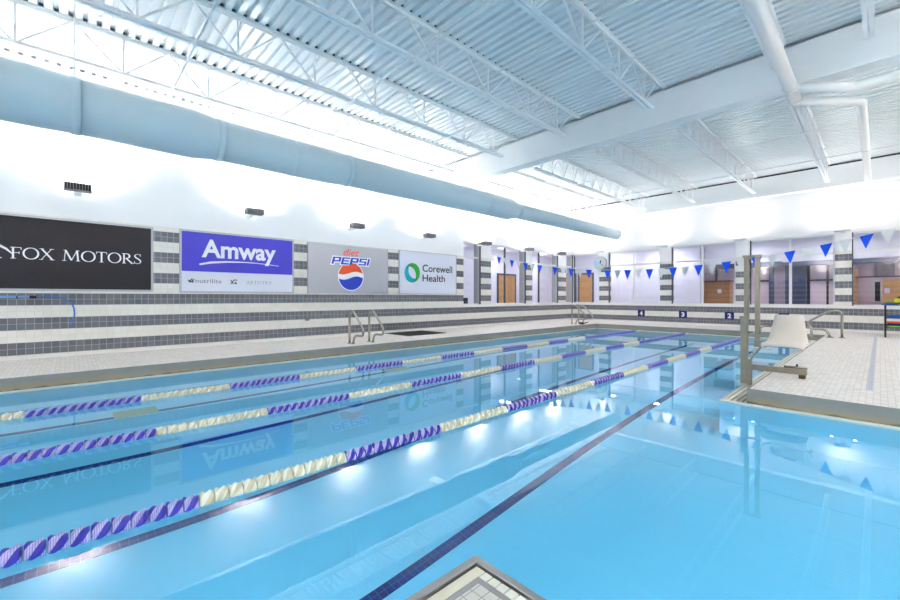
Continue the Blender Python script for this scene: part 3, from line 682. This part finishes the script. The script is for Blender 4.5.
# silver sign with round emblem
s = sign_board('wall_sign', 'silver wall sign with a round red, white and blue emblem, third from the left', 4.25, 6.60, 1.285, 2.555, 'sign_silver', 0.02)
def block(mb, letter, x, w_, fn, dep, grow=0.0):
    t = 0.26
    R_ = {'P': [(0, t, 0, 1), (0, 1, .82, 1), (0, 1, .34, .54), (1 - t, 1, .34, 1)], 'E': [(0, t, 0, 1), (0, 1, .82, 1), (0, .92, .42, .60), (0, 1, 0, .19)],
          'S': [(0, 1, .82, 1), (0, t, .42, 1), (0, 1, .42, .60), (1 - t, 1, 0, .60), (0, 1, 0, .19)], 'I': [(0, 1, 0, 1)]}[letter]
    for q_, (a, c, v0, v1) in enumerate(R_):
        dep += 0.0004
        u0 = x + a * w_ - grow; u1 = x + c * w_ + grow; q0 = 2.052 + v0 * 0.185 - grow; q1 = 2.052 + v1 * 0.185 + grow; sh = lambda v: (v - 2.05) * 0.28
        mb.add([fn(u0 + sh(q0), q0, dep), fn(u1 + sh(q0), q0, dep), fn(u1 + sh(q1), q1, dep), fn(u0 + sh(q1), q1, dep)], [(0, 1, 2, 3)])
for nm, mt, dep, gr in (('lettering_outline', 'letter_white', 0.0322, 0.026), ('lettering', 'logo_blue', 0.0345, 0.0)):
    b = B(); x = 4.865
    for ch, w_ in (('P', .235), ('E', .225), ('P', .235), ('S', .225), ('I', .06)): block(b, ch, x, w_, LW, dep, gr); x += w_ + 0.028
    b.build(nm, mt, s)
put_text('diet', (5.20, 5.68, 2.285, 2.47), LW, 0.0345, 'logo_orange', s, embolden=0.012, shear=0.35)
gc, gz, gr = 5.43, 1.745, 0.362
def globe(r, top, bot, dep, mat, nm):
    b = B(); n = 40; pu = []
    for i in range(n + 1):
        u = -r + 2 * r * i / n; c = math.sqrt(max(r * r - u * u, 0)); hi = min(top(u), c); lo = max(bot(u), -c); hi = max(hi, lo); pu.append((u, lo, hi))
    for (a, l0, h0), (c, l1, h1) in zip(pu, pu[1:]):
        b.add([LW(gc + a, gz + l0, dep), LW(gc + c, gz + l1, dep), LW(gc + c, gz + h1, dep), LW(gc + a, gz + h0, dep)], [(0, 1, 2, 3)])
    o = b.build(nm, mat, s); return o
big = lambda u: 9.0; low = lambda u: -9.0
globe(gr + 0.022, big, low, 0.0316, 'letter_white', 'emblem_disc')
globe(gr, big, lambda u: 0.085 + 0.042 * math.sin(u / gr * 2.9 + 0.4), 0.0330, 'logo_orange', 'emblem_upper')
globe(gr, lambda u: -0.045 + 0.048 * math.sin(u / gr * 2.9 + 0.2), low, 0.0330, 'logo_blue', 'emblem_lower')
# white sign with ring
s = sign_board('wall_sign', 'white wall sign with a green and teal ring and dark two-line lettering, nearest the windows', 6.99, 9.31, 1.285, 2.575, 'sign_white', 0.018)
def crescent(a0, a1, r, tmax, mat, nm, cen):
    b = B(); n = 36; pts = []; ws = []
    for i in range(n + 1):
        t = i / n; a = math.radians(a0 + (a1 - a0) * t); wv = tmax * math.sin(math.pi * t) ** 0.75 + 0.004; rr = r - wv / 2
        pts.append((cen[0] + rr * math.cos(a), cen[1] + rr * math.sin(a))); ws.append(wv)
    stroke(b, pts, ws, LW, 0.0325); b.build(nm, mat, s)
crescent(140, -75, 0.285, 0.18, 'logo_green', 'ring_upper', (7.485, 1.935)); crescent(105, 330, 0.285, 0.18, 'logo_teal', 'ring_lower', (7.465, 1.915))
put_text('Corewell', (7.87, 9.12, 1.975, 2.20), LW, 0.0325, 'letter_dark', s, embolden=0.012); put_text('Health', (7.87, 8.80, 1.675, 1.89), LW, 0.0325, 'letter_dark', s, embolden=0.012)
# lane numbers on the end wall
for ch, xc, t in (('4', -6.60, 'white 4, leftmost'), ('3', -5.08, 'white 3'), ('2', -3.61, 'white 2, left of the pool lift'), ('1', -2.13, 'white 1, behind the lift seat')):
    n_ = thing('lane_number', 'navy lane plate on the end wall with a ' + t, 'sign', (xc, YE, 0.545), 'lane number plates')
    b = B(); b.box(xc - 0.137, xc + 0.137, YE - 0.012, YE - 0.001, 0.415, 0.675); b.build('plate', 'number_navy', n_)
    put_text(ch, (xc - (0.055 if ch != '1' else 0.035), xc + (0.055 if ch != '1' else 0.035), 0.46, 0.63), EW, 0.0135, 'letter_white', n_, 'numeral', embolden=0.035)

# ================================================================== POOL EQUIPMENT
# --- lane ropes
def float_geom(mats):
    """one wave-breaking float: twisted two-lobed drum, axis along y"""
    n, m = 20, 9; Lf = 0.072; mb = MB(); vs = []; fs = []; mi = []
    for j in range(m):
        t = j / (m - 1); yy = -Lf / 2 + Lf * t; tw = math.pi * 0.9 * t; e = 0.90 if j in (0, m - 1) else 1.0
        for k in range(n):
            a = 2 * math.pi * k / n; r = 0.051 * (1 - 0.22 * abs(math.sin(2 * a)) ** 1.5) * e
            vs.append((r * math.cos(a + tw), yy, r * math.sin(a + tw)))
    for j in range(m - 1):
        for k in range(n):
            fs.append((j * n + k, j * n + (k + 1) % n, (j + 1) * n + (k + 1) % n, (j + 1) * n + k)); mi.append(0 if (k % (n // 2)) in (0, 1, 8, 9, 2) else 1)
    fs.append(tuple(range(n))); mi.append(1); fs.append(tuple(range((m - 1) * n, m * n))[::-1]); mi.append(1)
    return vs, fs, mi
fv, ff, fmi = float_geom(None)
def float_mesh(nm, mats):
    me = bpy.data.meshes.new(nm); me.from_pydata(fv, [], ff)
    for q in mats: me.materials.append(M[q])
    for p, i in zip(me.polygons, fmi): p.material_index = i; p.use_smooth = len(p.vertices) == 4
    import bmesh
    bm = bmesh.new(); bm.from_mesh(me); bmesh.ops.recalc_face_normals(bm, faces=bm.faces); bm.to_mesh(me); bm.free(); return me
FM = [float_mesh('float_blue', ['float_lilac', 'float_indigo']), float_mesh('float_white', ['float_cream', 'float_straw'])]
for X_, lab, y_first in ((-5.86, 'blue and white lane rope nearest the left wall', -0.7), (-4.32, 'middle blue and white lane rope between the other two', -0.6), (-2.70, 'blue and white lane rope closest to the viewer, ending behind the lift', -0.45)):
    rp = thing('lane_rope', lab, 'lane rope', (X_, 5, 0.012), 'floating lane ropes')
    b = B(); b.tube([(X_, PY0, 0.012), (X_, 14.2, 0.012), (X_, PY1, 0.03)], 0.006, 8); b.build('cable', 'cord', rp)
    far = MB(); y = y_first - 3.0; cnt = 0; segs = 0.0775; rest = [[], []]
    kk = 0
    while y < 14.35:
        seg = math.floor((y - 0.575) / 0.9306); white = seg % 2 == 0 and y < 10.8
        if y < y_first or cnt >= 100: rest[1 if white else 0].append(y)
        else:
            o = bpy.data.objects.new('float', FM[1 if white else 0]); S.collection.objects.link(o); o.parent = rp; o.location = (0, y - 5, 0); o.rotation_euler = (0, random.uniform(-0.5, 0.5), 0); cnt += 1
            o['label'] = 'white twisted float' if white else 'blue twisted float'
        y += segs
    mb = MB()
    for wv in (0, 1):
        for yy in rest[wv]:
            mb.add([(p[0] + X_, p[1] + yy, p[2] + 0.012) for p in fv], ff, 0, True)
            for q in range(len(ff)): mb.mi[-len(ff) + q] = fmi[q] + 2 * wv
    o = mb.build('float_row', ['float_lilac', 'float_indigo', 'float_cream', 'float_straw'], rp); o['kind'] = 'stuff'; o['label'] = 'rest of the blue and white floats, running to the far end'

# --- backstroke flags
FY = 10.7
fz = lambda x: 1.907 + 0.0285 * (x + 4.1) ** 2 - (0.1 if False else 0)
fl = thing('flag_line', 'line of blue and white triangular pennants strung across the pool', 'flags', (-4, FY, 2))
b = B(); b.tube([(XL + (XR - XL) * i / 60, FY, fz(XL + (XR - XL) * i / 60)) for i in range(61)], 0.006, 6); b.build('cord', 'cord', fl)
k = 0; x = -8.93 - 0.2737
while x < 4.2:
    z = fz(x); sl = 2 * 0.0285 * (x + 4.1); hw = 0.095; b = B(); blue = (k % 2 == 1); dy = random.uniform(-0.02, 0.02)
    tip = (x + random.uniform(-0.015, 0.015), FY + dy, z - 0.262)
    pts = [(x - hw, FY, z - sl * hw), (x + hw, FY, z + sl * hw), tip]
    vs = [(p[0], p[1] - 0.0015, p[2]) for p in pts] + [(p[0], p[1] + 0.0015, p[2]) for p in pts]
    b.add(vs, [(0, 1, 2), (5, 4, 3), (0, 3, 4, 1), (1, 4, 5, 2), (2, 5, 3, 0)])
    o = b.build('pennant', 'flag_blue' if blue else 'flag_white', fl); o['label'] = 'blue pennant' if blue else 'white pennant'
    k += 1; x += 0.2737

# --- ladders on the left edge
def ladder(y0, label):
    l = thing('pool_ladder', label, 'ladder', (-7.8, y0 + 0.25, DK), 'steel pool ladders')
    for q in (0, 1):
        y = y0 + 0.5 * q
        path = rounded([(-8.02, y, DK), (-8.02, y, 0.86), (-7.86, y, 0.90), (-7.44, y, 0.50), (-7.46, y, 0.37), (-7.80, y, 0.36), (-7.87, y, DK)], 0.11, 7)
        b = B(); b.tube(path, 0.024, 14); r = b.build('handrail', 'stainless', l)
        for xf in (-8.02, -7.87):
            b = B(); b.tube([(xf, y, DK), (xf, y, DK + 0.015)], [0.05, 0.042], 16); b.build('foot_flange', 'stainless_worn', r)
ladder(4.50, 'steel pool ladder handrails at the left edge by the rubber mat')
ladder(13.9, 'steel pool ladder handrails in the far left corner of the pool')
b = B(); b.tube([(-7.75, 14.0, DK + 0.03), (-7.6, 14.0, DK + 0.04)], [0.05, 0.04], 12); b.tube([(-7.6, 14.0, DK + 0.04), (-7.42, 14.02, DK + 0.09)], [0.02, 0.015], 8)
o = b.build('vacuum_nozzle', 'black_rubber'); tag(o, 'small dark fitting on the deck at the foot of the far corner ladder', 'fitting')
# --- grab rail far right
gr_ = thing('grab_rail', 'single curved steel grab rail on the far right deck behind the lift', 'rail', (-0.8, 14.03, DK))
path = rounded([(-0.653, 14.03, DK), (-0.653, 14.03, 0.84), (-0.86, 14.03, 0.86), (-1.30, 14.03, 0.55), (-1.24, 14.03, 0.37), (-0.93, 14.03, 0.37), (-0.87, 14.03, DK)], 0.13, 7)
b = B(); b.tube(path, 0.027, 14); b.build('tube', 'stainless', gr_)
for xf in (-0.653, -0.87): b = B(); b.tube([(xf, 14.03, DK), (xf, 14.03, DK + 0.02)], [0.075, 0.05], 16); b.build('foot_flange', 'stainless_worn', gr_)

# --- pool lift
lf = thing('pool_lift', 'steel pool lift with a white plastic seat on the edge of the right deck', 'lift', (-1.2, 6.75, DK))
MX, MY = -1.275, 6.74
def part(name, mat, fn, lab=None, parent=None, bevel=0.0):
    b = B(); fn(b); o = b.build(name, mat, parent or lf, bevel)
    if lab: o['label'] = lab
    return o
part('sleeve', 'stainless_worn', lambda b: b.box(MX - 0.040, MX + 0.040, MY - 0.040, MY + 0.040, 0.0185, 0.93), None, None, 0.006)
part('sleeve_collar', 'stainless_worn', lambda b: b.box(MX - 0.050, MX + 0.050, MY - 0.050, MY + 0.050, 0.90, 0.935), None, None, 0.004)
part('mast', 'stainless_worn', lambda b: b.box(MX - 0.002, MX + 0.052, MY - 0.03, MY + 0.03, 0.935, 1.745), None, None, 0.005)
BXx = MX + 0.145
part('carriage_post', 'stainless_worn', lambda b: b.box(BXx - 0.027, BXx + 0.027, MY - 0.026, MY + 0.026, 0.56, 1.745), None, None, 0.005)
part('top_plate', 'stainless_worn', lambda b: b.box(MX - 0.015, BXx + 0.04, MY - 0.045, MY + 0.045, 1.735, 1.765), None, None, 0.004)
part('link', 'stainless', lambda b: b.box(MX + 0.040, BXx - 0.02, MY - 0.012, MY + 0.012, 0.705, 0.73))
part('anchor_post', 'stainless_worn', lambda b: b.box(-1.226, -1.178, MY - 0.10, MY - 0.045, 0.019, 0.36), None, None, 0.005)
part('seat_arm', 'stainless_worn', lambda b: (b.box(BXx + 0.03, -0.62, MY - 0.04, MY - 0.005, 0.565, 0.605), b.box(BXx - 0.03, BXx + 0.10, MY - 0.05, MY + 0.01, 0.53, 0.62)), None, None, 0.004)
part('brace', 'stainless_worn', lambda b: b.bar((-1.20, MY - 0.06, 0.35), (-1.06, MY - 0.03, 0.58), 0.035, 0.025))
arm = part('deck_arm', 'stainless_worn', lambda b: b.box(-1.178, -0.62, MY - 0.105, MY - 0.04, 0.225, 0.295), None, None, 0.006)
part('foot', 'rust', lambda b: b.box(-0.70, -0.635, MY - 0.10, MY - 0.045, DK + 0.001, 0.225), 'rusty foot under the deck arm', arm, 0.006)
part('hose_fitting', 'stainless', lambda b: b.tube([(-0.85, MY - 0.05, 0.309), (-0.62, MY - 0.05, 0.309)], 0.014, 10), None, arm)
part('tap', 'black_metal', lambda b: b.tube([(-0.72, MY - 0.05, 0.32), (-0.72, MY - 0.05, 0.35)], 0.010, 8), 'small dark tap', arm)
# moulded seat: curved shell, narrow at the top of the back, wider at the pan
def shell(b):
    prof_ = [(0.34, 0.955, 0.185), (0.32, 0.86, 0.205), (0.29, 0.76, 0.225), (0.26, 0.68, 0.243), (0.22, 0.632, 0.262), (0.15, 0.615, 0.274), (0.02, 0.612, 0.276), (-0.12, 0.618, 0.272), (-0.19, 0.606, 0.268), (-0.22, 0.575, 0.262)]
    vs = []; nu = 9; fs = []; sx = -0.84; sy = MY - 0.06
    for layer in (0, 1):
        for i, (py, pz, hw) in enumerate(prof_):
            a = prof_[max(i - 1, 0)]; c = prof_[min(i + 1, len(prof_) - 1)]; ty, tz = c[0] - a[0], c[1] - a[1]; l = math.hypot(ty, tz); ny, nz = tz / l, -ty / l
            for k in range(nu):
                t = -1 + 2 * k / (nu - 1); curl = 0.035 * t ** 4; th = 0.022 * layer
                hw = hw * 0.8 if k == 0 else hw; vs.append((sx + t * hw, sy + py - ny * (curl - th) * 1.0, pz - nz * (curl - th)))
    m = len(prof_); off = m * nu
    for i in range(m - 1):
        for k in range(nu - 1):
            q = (i * nu + k, i * nu + k + 1, (i + 1) * nu + k + 1, (i + 1) * nu + k); fs.append(q); fs.append(tuple(off + z for z in q[::-1]))
    rim = [k for k in range(nu)] + [i * nu + nu - 1 for i in range(1, m)] + [(m - 1) * nu + k for k in range(nu - 2, -1, -1)] + [i * nu for i in range(m - 2, 0, -1)]
    for a, c in zip(rim, rim[1:] + rim[:1]): fs.append((a, c, off + c, off + a))
    b.add(vs, fs, 0, True)
seat = part('seat', 'seat_plastic', shell)
for sgn in (-1, 1):
    xs = -0.84 + sgn * 0.215
    part('armrest', 'stainless', lambda b: b.tube(rounded([(xs - sgn * 0.03, MY + 0.23, 0.80), (xs + sgn * 0.03, MY + 0.15, 0.80), (xs + sgn * 0.04, MY - 0.02, 0.79), (xs + sgn * 0.04, MY - 0.03, 0.70)], 0.04), 0.013, 10), None, seat)
part('seat_bracket', 'black_metal', lambda b: b.box(-1.02, -0.66, MY - 0.03, MY + 0.06, 0.595, 0.612), 'dark bracket under the seat')

# --- pace clock
c = thing('pace_clock', 'round pace clock with blue sector on the end wall by the corner', 'clock', (-8.29, YE - 0.06, 2.66))
cx, cz = -8.30, 2.665
b = B(); b.tube([(cx, YE - 0.001, cz), (cx, YE - 0.09, cz)], 0.285, 40); b.build('housing', 'clock_rim', c)
b = B(); b.poly(arc((cx, cz), 0.262, 0, 350, 35, lambda u, v: (u, v)), EW, 0.0905, 0.096); b.build('face', 'clock_face', c)
b = B(); b.poly([(cx, cz)] + arc((cx, cz), 0.25, 150, 215, 10, lambda u, v: (u, v)), EW, 0.0965, 0.099); b.build('blue_sector', 'clock_blue', c)
b = B(); stroke(b, [(cx, cz), (cx + 0.05, cz + 0.12)], 0.05, EW, 0.103); stroke(b, [(cx, cz), (cx + 0.16, cz - 0.12)], 0.018, EW, 0.103); b.build('hand', 'black_metal', c)

# --- hose and pole on the left wall
h = thing('vacuum_pole', 'pale blue pole hung level under the black sign', 'pole', (XL + 0.06, -0.8, 1.198))
b = B(); b.tube([(XL + 0.06, -2.9, 1.198), (XL + 0.06, -0.44, 1.198)], 0.02, 12); b.build('shaft', 'pole_blue', h)
b = B(); b.tube([(XL + 0.06, -0.48, 1.198), (XL + 0.06, -0.40, 1.196)], 0.024, 12); b.build('grip', 'black_metal', h)
for y in (-0.62, -2.2): b = B(); b.tube(rounded([(XL, y, 1.21), (XL + 0.085, y, 1.16), (XL + 0.09, y, 1.22)], 0.03), 0.007, 8); b.build('hook', 'black_metal', h)
b = B(); b.tube(rounded([(XL + 0.06, -0.40, 1.196), (XL + 0.06, -0.12, 1.205), (XL + 0.05, 0.05, 1.08), (XL + 0.05, 0.065, 0.86), (XL + 0.05, 0.01, 0.72)], 0.2, 10), 0.012, 10)
o = b.build('hose', 'hose_blue'); tag(o, 'blue hose end curling down the tiles from the pole under the black sign', 'hose')
# --- mat, outlet, wall box, floor drains
b = B(); b.box(-9.55, -8.45, 6.45, 7.80, DK + 0.001, DK + 0.012); o = b.build('rubber_mat', 'black_rubber'); tag(o, 'dark rubber mat on the left deck beside the pool ladder', 'mat')
b = B(); b.box(XL, XL + 0.03, 4.19, 4.29, 0.62, 0.715); o = b.build('outlet_box', 'grey_box'); tag(o, 'small grey outlet box low on the left tiled wall', 'outlet')
for y0, y1, t in ((0.40, 0.85, 'under the violet sign reflection'), (4.45, 5.0, 'off the left ladder')):
    d_ = thing('floor_drain', 'pale square drain cover on the pool floor, ' + t, 'drain', (-6.62, y0, -DEPTH), 'drain covers on the pool floor')
    b = B(); b.box(-6.77, -6.45, y0, y1, -DEPTH + 0.006, -DEPTH + 0.03); b.build('cover', 'drain_cover', d_)

# --- kickboard rack
r = thing('kickboard_rack', 'black metal rack with foam boards against the end wall at the right edge', 'rack', (0.7, 15.2, DK))
for x in (0.09, 1.3):
    for y in (15.02, 15.5):
        b = B(); b.box(x - 0.018, x + 0.018, y - 0.018, y + 0.018, DK, 0.985); b.build('leg', 'black_metal', r)
for z in (0.985, 0.66, 0.43):
    b = B(); b.box(0.07, 1.32, 15.0, 15.52, z, z + 0.012); b.build('shelf', 'black_metal', r)
def board(x0, x1, y0, y1, z, mat, label, tilt=0.0, rot=0.0):
    b = MB(); n = 10; L_ = y1 - y0; W_ = x1 - x0; out = [(-W_ / 2, -L_ / 2), (W_ / 2, -L_ / 2)] + [(W_ / 2 * math.cos(a * math.pi / n), L_ / 2 - W_ / 3 + W_ / 3 * math.sin(a * math.pi / n)) for a in range(n + 1)]
    b.poly(out, lambda u, v, w_: (u, v, w_), 0, 0.03); o = b.build('kickboard', mat); o.location = ((x0 + x1) / 2, (y0 + y1) / 2, z); o.rotation_euler = (tilt, 0, rot); o['_org'] = list(o.location)
    return tag(o, label, 'kickboard', 'foam boards on the rack')
board(0.03, 0.30, 15.03, 15.42, 0.999, 'foam_blue', 'blue kickboard lying at the left front of the rack top', 0, 0.1)
board(0.10, 0.34, 15.04, 15.40, 1.032, 'foam_green', 'green kickboard overlapping the blue one on the rack top', 0, -0.15)
for k in range(3): board(0.245, 0.55, 15.03, 15.42, 1.065 + 0.034 * k, 'foam_yellow', '%s yellow foam board in the stack on top of the rack' % ('bottom', 'middle', 'topmost')[k])
for k in range(2): board(0.36, 0.66, 15.05, 15.40, 0.999 + 0.032 * k, 'foam_navy', '%s navy foam board below the yellow stack' % ('lower', 'upper')[k])
board(0.30, 0.70, 15.06, 15.42, 1.168, 'foam_black', 'black foam board on top of the yellow stack')
board(0.34, 0.66, 15.08, 15.42, 1.20, 'foam_black', 'second black foam board, at the very top of the rack stack', 0, 0.1)
board(0.12, 0.42, 15.03, 15.42, 0.674, 'foam_blue', 'blue foam board on the middle shelf of the rack', 0, 0.2); board(0.16, 0.48, 15.04, 15.42, 0.706, 'foam_blue', 'upper blue foam board on the middle shelf of the rack', 0, -0.1)
board(0.13, 0.47, 15.03, 15.42, 0.444, 'foam_lime', 'lime green foam board at the bottom of the lower shelf', 0, 0.1); board(0.12, 0.46, 15.03, 15.42, 0.477, 'foam_navy', 'navy foam board on the lime green one, lower shelf', 0, 0.15)
board(0.14, 0.48, 15.04, 15.43, 0.51, 'foam_navy', 'second navy foam board, under the coral red one, lower shelf', 0, -0.1); board(0.11, 0.50, 15.03, 15.43, 0.543, 'foam_red', 'coral red foam board topmost on the lower shelf', 0, 0.2)
